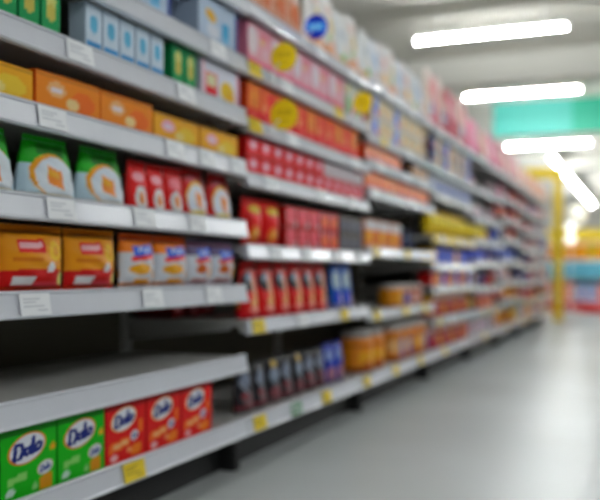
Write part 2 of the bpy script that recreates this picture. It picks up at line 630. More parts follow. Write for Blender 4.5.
# lip centre heights of every shelf, lowest first
LEV = [
    [.155, .367, .597, .809, 1.008, 1.178, 1.350, 1.545],
    [.155, .483, .736, .977, 1.159, 1.347, 1.552],
    [.155, .455, .764, 1.048, 1.185, 1.315, 1.565],
    [.155, .355, .556, .700, .875, 1.145, 1.312, 1.555],
    [.155, .350, .530, .730, .900, 1.080, 1.300, 1.555],
    [.155, .390, .570, .760, .960, 1.150, 1.340, 1.555],
    [.155, .350, .540, .720, .900, 1.100, 1.310, 1.530],
    [.155, .370, .560, .750, .940, 1.130, 1.330, 1.530],
]
W, YE, GR = 'tag_white', 'tag_yellow', 'tag_green'
TAGS = {   # (bay, shelf): [(y, kind)]
    (0, 0): [(1.47, W), (1.93, YE)],
    (0, 2): [(1.54, W), (2.02, W), (2.37, W)],
    (0, 3): [(1.63, W), (1.98, W), (2.27, W)],
    (0, 4): [(1.60, W), (2.14, W), (2.33, W), (2.54, W)],
    (0, 5): [(1.70, W), (2.20, W)],
    (0, 6): [(1.60, W), (2.40, W)],
    (1, 0): [(2.71, YE), (3.04, GR), (3.37, YE), (3.92, YE)],
    (1, 1): [(2.70, YE), (3.60, YE), (3.10, W)],
    (1, 2): [(2.85, W), (3.15, W), (3.5, W), (3.8, W)],
    (1, 3): [(2.8, W), (3.3, W), (3.7, W)],
    (1, 4): [(2.67, YE), (3.0, W), (3.75, W)],
    (1, 5): [(2.67, YE), (2.95, W), (3.52, YE)],
    (1, 6): [(3.3, W), (3.7, W)],
    (2, 0): [(4.42, YE), (4.95, YE)],
    (2, 1): [(4.08, YE), (4.62, YE), (5.05, YE)],
    (2, 2): [(4.07, YE), (4.66, YE)],
    (2, 3): [(4.05, W), (4.75, W), (5.2, W)],
    (2, 5): [(4.2, YE), (4.7, W)],
    (3, 2): [(5.5, W), (6.3, W)], (3, 1): [(5.45, YE), (5.8, W)], (3, 0): [(5.6, YE), (6.2, W)],
    (3, 5): [(5.6, W), (6.4, W)], (3, 6): [(5.8, W)], (3, 3): [(5.5, W)],
}
tag_mesh = {}


def price_tag(parent, y, z, which, w=0.1):
    if which not in tag_mesh:
        t = MB()
        t.box(0.0, .0016, -w / 2, w / 2, -.024, .024, .0005, mi=0)
        for k, (a, b, c) in enumerate(((-.8, .3, .012), (-.8, .0, .005), (-.8, .55, -.004), (.1, .75, -.013))):
            t.box(.0016, .0019, a * w / 2, b * w / 2, c - .002, c + .002, 0, mi=1)
        tag_mesh[which] = t.mesh('price_tag', [M[which], M['ink_dark' if which == YE else 'ink']])
    return link('price_tag', tag_mesh[which], parent, (X_FRONT + .0165, y, z), (0, -.16, 0))


UPR = MB(); UPR.box(X_BACK - .05, X_BACK - .001, -.02, .02, 0, 1.62, .003)
for k in range(24):                                            # slots punched up the upright, as shallow dark rungs
    UPR.box(X_BACK - .001, X_BACK - .0002, -.004, .004, .15 + k * .06, .18 + k * .06, 0, mi=1)
UPR = UPR.mesh('upright', [M['metal'], M['black']])
for b in range(8):
    y0, y1 = Y0[b], Y0[b] + 1.35
    r = empty('shelving_unit', (X_BACK, (y0 + y1) / 2, 0))
    off = (-X_BACK, -(y0 + y1) / 2, 0)
    tag(r, f'white metal shelving unit, {BAY_NAMES[b]} of the long run along the aisle', 'shelving', 'shelving units in one long run')
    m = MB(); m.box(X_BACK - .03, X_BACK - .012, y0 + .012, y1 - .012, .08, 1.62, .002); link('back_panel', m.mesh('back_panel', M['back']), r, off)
    link('upright', UPR, r, (off[0], off[1] + y0 + .022, 0))
    if b == 7:
        link('upright', UPR, r, (off[0], off[1] + y1 - .022, 0))
    m = MB(); m.box(-1.36, -1.34, y0 + .002, y1 - .002, .0, .125, .003); link('kick_plate', m.mesh('kick_plate', M['black']), r, off)
    m = MB(); m.box(X_BACK - .02, -1.285, y0 + .003, y0 + .045, 0, .10, .006); m.tube((-1.31, y0 + .025, 0), (-1.31, y0 + .025, .05), .022, 10)
    link('foot', m.mesh('foot', M['black']), r, off)
    for s, zc in enumerate(LEV[b]):
        top = zc + .022
        sh = MB()
        sh.profile_y([(X_BACK, top), (X_BACK, top - .022), (X_FRONT - .02, top - .022), (X_FRONT - .02, top - .04), (X_FRONT, top - .04), (X_FRONT, top)], y0 + .003, y1 - .003)
        for e in (y0 + .02, y1 - .02):                         # cantilever brackets under the shelf
            sh.profile_y([(X_BACK, top - .022), (X_BACK, top - .075), (X_BACK + .06, top - .072), (X_FRONT - .06, top - .034), (X_FRONT - .06, top - .022)], e - .004, e + .004)
        so = link('shelf', sh.mesh('shelf', M['metal']), r, off)
        hh = LIP + (.008 if s == 0 or b == 0 else 0)
        z1, z0 = zc + hh / 2, zc - hh / 2
        x = X_FRONT
        rl = MB()
        rl.profile_y([(x, z1), (x, z0), (x + .016, z0), (x + .020, z0 + .004), (x + .0175, z0 + .008), (x + .016, z0 + .009), (x + .008, z1 - .009), (x + .010, z1 - .008), (x + .011, z1 - .003), (x + .007, z1)], y0 + .004, y1 - .004)
        yellow = (b, s) == (3, 4)
        link('price_rail', rl.mesh('price_rail', M['yellow_rail' if yellow else 'rail']), so)
        tl = TAGS.get((b, s))
        if tl is None:
            rr = random.Random(b * 31 + s)
            tl = [(y0 + .15 + rr.random() * .25 + q * .42, YE if (s < 2 and rr.random() < .6) else W) for q in range(3)] if b >= 2 else []
        for y, wch in tl:
            price_tag(so, y, zc, wch)

# ------------------------------------------------------------------ goods: placement with a record for the labels
PLACED = []


def shelf_top(b, s):
    return LEV[b][s] + .022


def put(key, b, s, y, tier=0, x=None, rz=None, z=None, tiers=1):
    k = KINDS[key]
    if x is None:
        x = X_FRONT - .012 - k['d'] / 2
    room_ = (LEV[b][s + 1] - .028 - shelf_top(b, s)) / tiers - .003 if s + 1 < len(LEV[b]) else 9
    fit = min(1.0, room_ / k['h'])
    if z is None:
        z = shelf_top(b, s) + .0008
        if tier:
            z += tier * (k['h'] * fit + .002)
    if rz is None:
        rz = random.uniform(-.03, .03)
    o = instance(key, (x, y, z), rz)
    o.scale = (1, 1, fit)
    PLACED.append((o, key, b, s, tier, y))
    return o


def fill(keys, b, s, ya, yb, tiers=1, gap=.006, x=None, back=0.0, pick='cycle', jit=0.0, run=1, skip=0.0):
    y = ya
    i = 0
    ks = keys if isinstance(keys, (list, tuple)) else [keys]
    cur, left = None, 0
    while True:
        if pick == 'cycle':
            key = ks[i % len(ks)]
        else:
            if left <= 0:
                cur, left = random.choice(ks), run
            key = cur
            left -= 1
        w = KINDS[key]['w']
        if y + w > yb + .001:
            break
        if random.random() >= skip:
            xx = X_FRONT - .012 - KINDS[key]['d'] / 2 - back - random.uniform(0, jit)
            t = tiers
            for q in range(t):
                put(key, b, s, y + w / 2, q, xx, random.uniform(-.02, .02), tiers=t)
        y += w + gap
        i += 1


# ================================================================== nearest bay
WHITE = (236, 238, 242)
NAVY = (30, 40, 110)
badge = [(228, 230, 236)] + script_mark(.5, .5, .84, .62, NAVY, .05)
small_badge = [(216, 218, 226)] + script_mark(.5, .5, .7, .5, (70, 80, 140), .05)
kind('green_box', 'detergent_box', 'green box with white oval badge', 'box', .186, .168, .10,
     hero_carton([(62, 172, 20), ('b', .88, 1.0, (30, 130, 15)), ('e', .93, .60, .055, .05, (240, 180, 20)), ('r', .28, .27, .16, .05, (150, 205, 130), .1), ('e', .16, .10, .08, .05, (205, 225, 215)),
                  ('r', .8, .12, .13, .10, (205, 150, 40), .1), ('e', .60, .10, .05, .05, (150, 205, 140))],
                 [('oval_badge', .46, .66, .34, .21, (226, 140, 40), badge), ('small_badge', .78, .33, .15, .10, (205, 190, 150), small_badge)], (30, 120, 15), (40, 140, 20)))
kind('red_box', 'detergent_box', 'red box with white oval badge', 'box', .186, .168, .10,
     hero_carton([(206, 12, 14), ('b', .88, 1.0, (165, 8, 12)), ('r', .34, .28, .25, .075, (240, 130, 40), .14), ('r', .36, .285, .18, .035, (250, 190, 150), .14), ('r', .87, .52, .06, .12, (235, 130, 20)),
                  ('r', .74, .14, .13, .08, (238, 140, 40), .1), ('e', .2, .09, .085, .055, (240, 200, 205)), ('e', .58, .16, .06, .04, (240, 170, 130))],
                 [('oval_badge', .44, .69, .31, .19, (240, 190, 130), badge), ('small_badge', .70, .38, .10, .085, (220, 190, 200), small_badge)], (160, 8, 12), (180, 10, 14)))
for i in range(3):
    put('green_box', 0, 0, 1.462 + (i - 1) * .189 + .0945, rz=random.uniform(-.01, .01))
for i in range(3):
    put('red_box', 0, 0, 1.842 + i * .19 + .0945, rz=random.uniform(-.012, .012))

scrib = lambda cx, cy, w, h, col, n=5: [('l', [(cx + w * ((i + j * .5) / n - .5), cy + h * (.5 if (i + j) % 2 else -.5)) for i in range(n) for j in (0, 1)], h * .16, col)]
kind('yellow_bag', 'biscuit_bag', 'yellow bag with red foot', 'bag', .214, .152, .075,
     bag([(222, 158, 8), ('b', .0, .30, (196, 8, 14), .05), ('r', .36, .73, .19, .115, (208, 18, 28), .05), ('r', .36, .745, .16, .05, (240, 190, 195), .05), ('e', .76, .66, .14, .17, (240, 198, 90)), ('e', .76, .66, .07, .09, (222, 165, 30)),
          ('r', .3, .5, .2, .03, (205, 130, 5)), ('e', .66, .37, .07, .095, (235, 235, 240)), ('r', .28, .13, .15, .075, (240, 240, 248)), ('r', .66, .07, .22, .035, (230, 100, 110)), ('e', .92, .18, .08, .12, (225, 225, 160)), ('b', .95, 1, (150, 90, 5))],
         'pillow', (44, 40), (196, 130, 8), (190, 10, 14), 1))
put('yellow_bag', 0, 2, 1.39, rz=0); put('yellow_bag', 0, 2, 1.605, rz=-.01); put('yellow_bag', 0, 2, 1.825, rz=.02)
kind('yellow_side_bag', 'biscuit_bag', 'narrow yellow bag, half hidden', 'bag', .09, .145, .05,
     bag([(218, 152, 8), ('b', .0, .2, (190, 20, 14))], 'pillow', (12, 14), (196, 130, 8), (190, 10, 14), 2))
cookie = lambda topc, cc, extra: [(222, 226, 234), ('b', .70, 1.0, topc), ('b', .95, 1.0, (190, 40, 20)), ('r', .52, .76, .30, .11, (70, 105, 205), .12)] + scrib(.54, .765, .42, .1, (230, 235, 250), 4) + [
    ('r', .48, .60, .32, .05, (226, 88, 20), .12)] + extra
kind('cookie_bag', 'biscuit_bag', 'white biscuit bag, orange top', 'bag', .172, .148, .07,
     bag(cookie((228, 140, 10), 0, [('e', .40, .36, .27, .12, (232, 176, 40)), ('e', .76, .50, .07, .05, (240, 160, 50)), ('e', .9, .26, .12, .12, (236, 170, 40)), ('b', 0, .08, (226, 150, 60)), ('r', .5, .12, .25, .04, (232, 170, 80))]),
         'pillow', (36, 36), (214, 110, 10), (224, 226, 232), 3))
kind('choc_bag', 'biscuit_bag', 'white biscuit bag, mauve top', 'bag', .152, .146, .07,
     bag(cookie((110, 100, 130), 0, [('e', .34, .38, .17, .13, (196, 110, 30)), ('e', .80, .28, .16, .14, (238, 168, 30)), ('e', .7, .52, .08, .06, (240, 170, 60)), ('b', 0, .08, (180, 150, 160)), ('r', .4, .1, .28, .04, (190, 150, 150))]),
         'pillow', (32, 36), (120, 110, 130), (224, 226, 232), 4))
put('yellow_side_bag', 0, 2, 1.965, x=X_FRONT - .15, rz=.3)
put('cookie_bag', 0, 2, 2.035, rz=.03); put('cookie_bag', 0, 2, 2.212, rz=-.02)
put('choc_bag', 0, 2, 2.38, rz=.02); put('choc_bag', 0, 2, 2.535, rz=-.03)

tear = [('e', .5, .33, .34, .38, (226, 230, 238)), ('e', .5, .35, .16, .20, (240, 150, 30)), ('e', .47, .40, .07, .1, (246, 180, 70)), ('b', 0, .08, (226, 196, 20)), ('r', .72, .1, .15, .05, (220, 130, 120))]
kind('green_pouch', 'snack_bag', 'large green-topped white bag', 'bag', .20, .172, .085,
     bag([(205, 224, 236), ('b', .60, 1.0, (32, 162, 12)), ('r', .5, .86, .28, .09, (20, 110, 15)), ('e', .5, .42, .42, .37, (235, 170, 30)), ('e', .56, .38, .40, .36, (228, 234, 242)), ('r', .5, .38, .14, .16, (240, 150, 30), -.3), ('r', .47, .44, .1, .06, (245, 178, 60), -.3), ('b', 0, .085, (224, 196, 10)), ('b', 0, .025, (80, 150, 40))],
         'taper', (40, 40), (32, 150, 12), None, 5))
kind('small_red_pouch', 'snack_bag', 'small red pouch with white drop', 'bag', .09, .132, .05,
     bag([(206, 14, 18), ('e', .45, .75, .30, .11, (236, 170, 180)), ('e', .5, .28, .3, .28, (228, 226, 226)), ('e', .5, .28, .12, .14, (240, 150, 50)), ('b', 0, .06, (226, 170, 40))], 'stand', (22, 30), (190, 10, 14), None, 6))
kind('tall_red_pouch', 'snack_bag', 'dark red bag with white teardrop', 'bag', .165, .165, .07,
     bag([(188, 8, 20), ('b', .78, 1, (150, 6, 16)), ('e', .36, .84, .2, .09, (180, 90, 100)), ('e', .5, .42, .40, .40, (238, 190, 60))] + [('e', .52, .37, .40, .38, (228, 232, 240)), ('r', .52, .38, .12, .17, (238, 150, 40), -.35), ('e', .5, .08, .36, .07, (232, 208, 50)), ('e', .85, .12, .13, .07, (240, 190, 190))], 'taper', (36, 36), (150, 8, 14), None, 7))
put('green_pouch', 0, 3, 1.448, rz=.03); put('green_pouch', 0, 3, 1.66, rz=0); put('green_pouch', 0, 3, 1.872, rz=.0)
put('small_red_pouch', 0, 3, 2.02); put('small_red_pouch', 0, 3, 2.112)
kind('mid_red_pouch', 'snack_bag', 'narrow red pouch with pink badge', 'bag', .10, .135, .05,
     bag([(200, 14, 18), ('e', .5, .72, .32, .14, (226, 130, 140)), ('e', .5, .28, .32, .26, (226, 226, 228)), ('e', .5, .30, .13, .15, (240, 150, 50)), ('b', 0, .08, (232, 190, 30))], 'stand', (22, 30), (190, 10, 14), None, 8))
put('mid_red_pouch', 0, 3, 2.209); put('tall_red_pouch', 0, 3, 2.343, rz=.01); put('tall_red_pouch', 0, 3, 2.51, rz=-.01)

blob = lambda base, a, c, e: [base, ('e', .30, .6, .14, .22, a), ('r', .3, .6, .08, .06, (250, 235, 245)), ('e', .72, .42, .2, .3, c), ('e', .55, .3, .1, .16, e), ('b', .9, 1, tuple(int(q * .8) for q in base)), ('b', 0, .08, (226, 120, 60))]
kind('peach_box', 'biscuit_box', 'peach and orange biscuit carton', 'box', .235, .088, .13, carton(blob((236, 150, 70), (250, 190, 150), (244, 130, 90), (250, 215, 170)), (30, 16), (205, 110, 40), (226, 140, 70)))
kind('yellow_box', 'biscuit_box', 'yellow biscuit carton with pink badge', 'box', .255, .078, .13, carton(blob((234, 176, 12), (240, 180, 200), (246, 206, 120), (250, 220, 160)), (30, 16), (200, 140, 8), (226, 170, 14)))
put('yellow_box', 0, 4, 1.44); put('peach_box', 0, 4, 1.70); put('peach_box', 0, 4, 1.945); put('yellow_box', 0, 4, 2.20); put('yellow_box', 0, 4, 2.465, rz=-.01)

kind('green_carton', 'drink_carton', 'slim green drink carton', 'carton', .068, .128, .05, carton([(12, 150, 96), ('e', .5, .70, .3, .16, (214, 214, 150)), ('e', .5, .45, .28, .16, (200, 190, 120)), ('r', .5, .92, .5, .06, (20, 120, 80)), ('r', .5, .1, .4, .05, (120, 200, 160))], (14, 20), (10, 120, 76), (14, 140, 90)))
kind('pale_carton', 'drink_carton', 'slim pale blue drink carton', 'carton', .068, .128, .05, carton([(214, 226, 238), ('e', .5, .6, .28, .2, (120, 180, 210)), ('r', .5, .12, .5, .1, (90, 150, 200))], (14, 20), (196, 210, 224), (214, 226, 238)))
kind('white_red_box', 'cereal_box', 'broad white box with red stamp and yellow picture', 'box', .265, .138, .12,
     carton([(226, 226, 236), ('r', .24, .42, .15, .30, (216, 70, 80)), ('r', .24, .5, .12, .17, (226, 222, 190)), ('e', .66, .36, .18, .26, (236, 200, 70)), ('e', .75, .22, .12, .12, (246, 190, 80)), ('b', 0, .05, (150, 150, 180)), ('r', .04, .5, .02, .5, (236, 190, 200)), ('r', .97, .5, .03, .5, (236, 150, 170))], (34, 22), (206, 206, 220), (226, 226, 236)))
fill('green_carton', 0, 5, 1.30, 1.72)
fill('pale_carton', 0, 5, 1.76, 2.15); fill('green_carton', 0, 5, 2.17, 2.33)
put('white_red_box', 0, 5, 2.475, rz=0)
kind('white_blue_box', 'cereal_box', 'broad pale blue box with yellow stamp', 'box', .27, .15, .12,
     carton([(196, 210, 228), ('e', .3, .62, .13, .12, (240, 190, 20), -.4), ('e', .35, .3, .16, .16, (226, 230, 240)), ('r', .66, .45, .09, .16, (110, 180, 220)), ('r', .68, .2, .1, .05, (150, 200, 230)), ('r', .97, .5, .035, .5, (70, 84, 150))], (32, 24), (180, 194, 214), (196, 210, 228)))
for i, y in enumerate((1.45, 1.74, 2.03, 2.46)):
    put('white_blue_box', 0, 6, y, rz=0)

# ================================================================== second bay
kind('dark_pouch', 'coffee_pouch', 'black and grey coffee pouch', 'pouch', .112, .168, .06,
     bag([(34, 34, 40), ('e', .45, .72, .3, .16, (120, 128, 146)), ('r', .4, .5, .32, .05, (150, 156, 170), -.6), ('e', .55, .28, .36, .16, (116, 88, 92)), ('b', .10, .16, (128, 44, 50)), ('b', 0, .1, (74, 62, 68)), ('e', .3, .38, .14, .05, (140, 60, 66))], 'stand', (18, 24), (28, 28, 32), None, 9))
kind('dark_pouch_gold', 'coffee_pouch', 'black coffee pouch with yellow top stamp', 'pouch', .112, .172, .06,
     bag([(30, 30, 36), ('r', .5, .9, .2, .07, (190, 160, 20)), ('e', .5, .66, .34, .14, (140, 150, 168)), ('r', .45, .45, .3, .05, (120, 130, 140), -.6), ('e', .5, .25, .36, .14, (122, 70, 76)), ('b', 0, .1, (110, 84, 88))], 'stand', (18, 24), (28, 28, 32), None, 10))
kind('blue_pouch', 'coffee_pouch', 'deep blue coffee pouch', 'pouch', .114, .176, .06,
     bag([(24, 54, 150), ('e', .4, .74, .26, .14, (150, 166, 200)), ('e', .7, .5, .2, .12, (40, 80, 190)), ('e', .5, .25, .38, .18, (166, 120, 130)), ('b', 0, .12, (100, 84, 110))], 'stand', (18, 24), (20, 44, 130), None, 11))
ys = [2.765 + i * .124 for i in range(9)]
for i, y in enumerate(ys):
    put('dark_pouch' if i in (0, 1, 3, 5, 6) else ('dark_pouch_gold' if i in (2, 4) else 'blue_pouch'), 1, 0, y, x=X_FRONT - .075, rz=random.uniform(-.12, .12))

gold = [(226, 150, 30), ('b', .0, .14, (150, 84, 14)), ('r', .3, .42, .22, .22, (236, 176, 60)), ('e', .7, .5, .22, .25, (250, 196, 40)), ('b', .74, .82, (170, 96, 20)), ('e', .3, .22, .2, .1, (190, 110, 30))]
goldblue = [(214, 140, 50), ('b', .0, .14, (150, 84, 30)), ('r', .55, .45, .2, .28, (50, 92, 190)), ('e', .2, .5, .18, .2, (236, 196, 150)), ('b', .78, .84, (190, 130, 70))]
kind('amber_jar', 'amber_jar', 'amber jar with grey lid', 'jar', .175, .205, .175, jar(gold, (176, 174, 172)))
kind('blue_label_jar', 'amber_jar', 'amber jar with blue label', 'jar', .175, .205, .175, jar(goldblue, (186, 184, 182)))

redswoosh = [(200, 20, 32), ('e', .33, .70, .33, .19, (40, 36, 42)), ('e', .38, .77, .17, .08, (150, 160, 180)), ('e', .70, .34, .38, .22, (222, 172, 120)), ('r', .6, .62, .12, .2, (226, 170, 150), -.9), ('e', .35, .42, .16, .1, (214, 14, 34)), ('b', 0, .1, (196, 60, 70)), ('e', .55, .17, .3, .06, (230, 160, 150)), ('b', .92, 1, (170, 14, 22))]
kind('red_pouch', 'coffee_pouch', 'red coffee pouch with dark cup picture', 'pouch', .136, .196, .07, bag(redswoosh, 'stand', (26, 32), (190, 14, 20), None, 12))
kind('pale_blue_pouch', 'coffee_pouch', 'blue and white pouch', 'pouch', .125, .20, .07,
     bag([(60, 96, 170), ('e', .35, .66, .3, .2, (190, 206, 206)), ('e', .75, .62, .22, .3, (40, 70, 150)), ('e', .3, .28, .2, .16, (30, 66, 190)), ('e', .7, .2, .28, .16, (200, 180, 200)), ('b', 0, .08, (160, 150, 190))], 'stand', (22, 28), (40, 70, 150), None, 13))
kind('dark_red_pack', 'noodle_pack', 'flat dark red pack lying at the back', 'pack', .10, .05, .15, carton([(130, 20, 26), ('r', .4, .5, .25, .25, (190, 120, 120))], (10, 8), (90, 14, 20)))
for i in range(6):
    put('red_pouch', 1, 1, 2.755 + i * .14, x=X_FRONT - .055, rz=random.uniform(-.08, .08))
put('pale_blue_pouch', 1, 1, 3.64); put('pale_blue_pouch', 1, 1, 3.775)
for i in range(3):
    put('dark_red_pack', 1, 1, 2.69 + .11 * i, x=X_BACK + .10)

kind('red_yellow_bag', 'noodle_bag', 'red bag with yellow oval badge', 'bag', .15, .165, .06,
     bag([(200, 14, 24), ('e', .5, .82, .32, .1, (214, 190, 20)), ('r', .5, .52, .24, .14, (222, 60, 60)), ('e', .45, .22, .24, .2, (222, 130, 40)), ('e', .45, .22, .12, .1, (240, 190, 120))], 'pillow', (24, 26), (176, 10, 18), (190, 14, 20), 14))
kind('pink_dot_pack', 'noodle_pack', 'crimson pack with pink round picture', 'pack', .115, .077, .06,
     carton([(196, 22, 44), ('e', .5, .55, .36, .36, (222, 110, 126)), ('e', .5, .55, .2, .2, (206, 60, 80)), ('e', .9, .12, .15, .2, (200, 170, 180))], (16, 14), (150, 14, 30), mat='film'))
kind('orange_dot_pack', 'noodle_pack', 'crimson pack with orange round picture', 'pack', .105, .077, .06,
     carton([(190, 20, 36), ('e', .5, .5, .38, .38, (232, 100, 50)), ('e', .5, .5, .2, .2, (240, 140, 80)), ('e', .1, .9, .15, .2, (200, 150, 160))], (16, 14), (150, 14, 30), mat='film'))
kind('dark_pack', 'noodle_pack', 'charcoal pack with pale round picture', 'pack', .10, .077, .06,
     carton([(60, 56, 60), ('e', .5, .5, .33, .33, (100, 100, 116)), ('e', .5, .5, .15, .15, (60, 66, 90)), ('r', .5, .92, .5, .06, (110, 96, 80))], (14, 12), (46, 44, 48), mat='film'))
for i in range(2):
    put('red_yellow_bag', 1, 2, 2.755 + i * .155)
fill('pink_dot_pack', 1, 2, 3.0, 3.375, tiers=2, gap=.008)
fill('orange_dot_pack', 1, 2, 3.375, 3.62, tiers=2, gap=.008)
fill('dark_pack', 1, 2, 3.62, 3.97, tiers=2, gap=.008)

kind('uht_red', 'milk_carton', 'small red carton', 'carton', .105, .066, .045, carton([(214, 24, 50), ('e', .5, .60, .30, .27, (244, 170, 190)), ('e', .5, .62, .16, .15, (250, 214, 222)), ('r', .5, .15, .36, .06, (236, 120, 130))], (12, 14), (180, 16, 36), mat='card'))
kind('uht_grey', 'milk_carton', 'small red carton with silvery panel', 'carton', .105, .066, .045, carton([(206, 196, 200), ('e', .5, .60, .30, .27, (222, 214, 218)), ('r', .5, .45, .3, .12, (176, 170, 178)), ('b', 0, .14, (214, 60, 76))], (12, 14), (190, 180, 186), mat='card'))
y = 2.665
i = 0
while y < 3.88:
    put('uht_red', 1, 3, y + .0525, 0, rz=0, tiers=2)
    put('uht_grey' if i > 6 else 'uht_red', 1, 3, y + .0525, 1, rz=0, tiers=2)
    y += .107
    i += 1

kind('orange_red_box', 'sachet_box', 'orange and red sachet box', 'box', .105, .135, .10,
     carton([(226, 74, 30), ('b', 0, .28, (212, 40, 40)), ('r', .25, .62, .14, .3, (240, 130, 30)), ('e', .68, .6, .2, .24, (232, 96, 60)), ('e', .3, .44, .16, .14, (236, 160, 120)), ('b', .88, 1, (236, 120, 20)), ('e', .7, .18, .2, .1, (230, 110, 100))], (16, 20), (200, 60, 20), (214, 80, 24)))
kind('amber_red_box', 'sachet_box', 'amber sachet box with red foot', 'box', .105, .135, .10,
     carton([(236, 128, 24), ('b', 0, .32, (214, 44, 40)), ('e', .5, .62, .32, .22, (240, 150, 40)), ('e', .5, .5, .2, .14, (214, 130, 60)), ('b', .9, 1, (240, 150, 20)), ('e', .4, .16, .2, .1, (232, 110, 100))], (16, 20), (210, 90, 20), (226, 110, 24)))
fill(['amber_red_box', 'orange_red_box', 'orange_red_box', 'amber_red_box', 'orange_red_box'], 1, 4, 2.672, 3.965, gap=.004)

pinkart = [(232, 178, 190), ('e', .2, .62, .22, .34, (240, 226, 232)), ('b', 0, .18, (222, 110, 140)), ('e', .7, .8, .2, .1, (226, 150, 160)), ('r', .75, .4, .16, .12, (240, 200, 210)), ('e', .6, .66, .1, .08, (232, 196, 150)), ('b', .92, 1, (226, 150, 170))]
kind('pink_box', 'tea_box', 'large pink box with white bloom', 'box', .196, .155, .12, carton(pinkart, (24, 20), (214, 140, 160), (226, 160, 176)))
fill('pink_box', 1, 5, 2.675, 3.68, gap=.005)
kind('green_white_box', 'tea_box', 'white box with green patch', 'box', .14, .15, .12, carton([(220, 222, 216), ('e', .3, .35, .24, .3, (100, 156, 90)), ('e', .3, .82, .2, .12, (206, 190, 90)), ('e', .8, .6, .16, .2, (226, 226, 226)), ('e', .85, .2, .13, .15, (236, 110, 160))], (18, 18), (206, 208, 200), (214, 216, 210)))
fill('green_white_box', 1, 5, 3.682, 3.97, gap=.004)

kind('brown_pouch', 'milk_powder_bag', 'peach and brown pouch', 'pouch', .13, .25, .07, bag([(206, 160, 140), ('e', .5, .7, .34, .16, (226, 206, 200)), ('e', .4, .35, .3, .18, (200, 120, 90)), ('b', 0, .1, (190, 120, 90)), ('e', .75, .5, .15, .1, (190, 150, 60))], 'stand', (18, 22), (200, 150, 130), None, 15))
kind('white_pouch', 'milk_powder_bag', 'tall white pouch with beige picture', 'pouch', .15, .285, .08, bag([(230, 228, 226), ('e', .5, .55, .2, .16, (214, 196, 150)), ('e', .45, .8, .3, .08, (226, 206, 200)), ('b', 0, .24, (216, 166, 136)), ('b', 0, .06, (190, 110, 76)), ('e', .6, .26, .24, .08, (224, 180, 160)), ('e', .3, .34, .1, .08, (180, 200, 160))], 'stand', (18, 24), (226, 224, 222), None, 16))
kind('white_green_pouch', 'milk_powder_bag', 'tall white pouch with small green mark', 'pouch', .15, .26, .08, bag([(226, 228, 228), ('e', .5, .6, .3, .12, (200, 206, 212)), ('b', 0, .2, (222, 186, 160)), ('e', .4, .2, .14, .08, (110, 180, 90)), ('e', .7, .36, .2, .1, (230, 214, 190)), ('b', 0, .06, (206, 150, 110))], 'stand', (18, 24), (226, 224, 222), None, 17))
fill(['brown_pouch'], 1, 6, 2.66, 3.30, gap=.01)
fill(['white_pouch', 'white_pouch', 'white_green_pouch'], 1, 6, 3.31, 3.96, gap=.008)

# ================================================================== third bay
put('amber_jar', 2, 0, 4.10); put('amber_jar', 2, 0, 4.29); put('blue_label_jar', 2, 0, 4.66); put('blue_label_jar', 2, 0, 4.845); put('amber_jar', 2, 0, 5.03); put('blue_label_jar', 2, 0, 5.215)
kind('small_gold_jar', 'spread_jar', 'small golden jar with white lid', 'jar', .13, .12, .13, jar([(232, 160, 40), ('b', 0, .1, (190, 110, 30)), ('e', .5, .5, .3, .25, (244, 190, 60))], (214, 212, 210)))
kind('small_blue_jar', 'spread_jar', 'small jar with blue label', 'jar', .13, .12, .13, jar([(206, 150, 120), ('r', .45, .45, .3, .28, (60, 96, 190)), ('e', .75, .5, .16, .2, (226, 200, 190))], (220, 216, 214)))
kind('small_red_jar', 'spread_jar', 'small jar with pale pink label', 'jar', .13, .12, .13, jar([(190, 130, 110), ('r', .5, .45, .34, .26, (226, 196, 190)), ('e', .5, .5, .16, .15, (190, 60, 60))], (214, 206, 204)))
for i, kx in enumerate(['small_gold_jar', 'small_blue_jar', 'small_red_jar', 'small_red_jar']):
    put(kx, 2, 1, 4.64 + i * .15)
kind('orange_tray', 'snack_tray', 'orange tray box with white lid', 'box', .21, .135, .12, carton([(232, 140, 40), ('b', .66, 1, (224, 226, 230)), ('e', .3, .4, .22, .2, (244, 180, 50)), ('e', .72, .32, .18, .2, (206, 120, 60)), ('b', 0, .08, (230, 190, 150))], (18, 16), (200, 120, 40), (220, 222, 226)))
kind('navy_tin', 'tea_tin', 'navy tin with silver band', 'tin', .085, .13, .085, jar([(22, 26, 56), ('b', .62, .75, (130, 140, 160)), ('e', .5, .35, .4, .2, (50, 60, 100))], (70, 76, 96), 'tin'))
fill('orange_tray', 2, 2, 3.985, 4.65, gap=.006); fill('navy_tin', 2, 2, 4.72, 5.30, gap=.02, back=.08)
kind('orange_pack', 'wafer_pack', 'orange wafer pack', 'pack', .12, .082, .07, carton([(240, 118, 24), ('e', .4, .6, .26, .26, (246, 160, 70)), ('e', .75, .35, .16, .2, (226, 80, 30)), ('b', 0, .12, (226, 96, 30))], (12, 10), (214, 90, 14), mat='film'))
kind('peach_pack', 'wafer_pack', 'peach wafer pack', 'pack', .12, .082, .07, carton([(236, 150, 90), ('e', .5, .5, .3, .3, (240, 110, 30)), ('b', .85, 1, (250, 190, 150))], (12, 10), (220, 120, 60), mat='film'))
fill(['orange_pack', 'orange_pack', 'orange_pack', 'peach_pack', 'orange_pack'], 2, 3, 3.985, 5.3, gap=.008)
kind('brown_pack', 'wafer_pack', 'brown wafer pack', 'pack', .12, .08, .07, carton([(110, 66, 36), ('e', .5, .5, .3, .3, (214, 150, 50)), ('r', .85, .5, .12, .4, (206, 190, 160))], (12, 10), (80, 46, 26), mat='film'))
fill('orange_pack', 2, 4, 3.985, 4.72, gap=.008); fill('brown_pack', 2, 4, 4.86, 5.3, gap=.008)
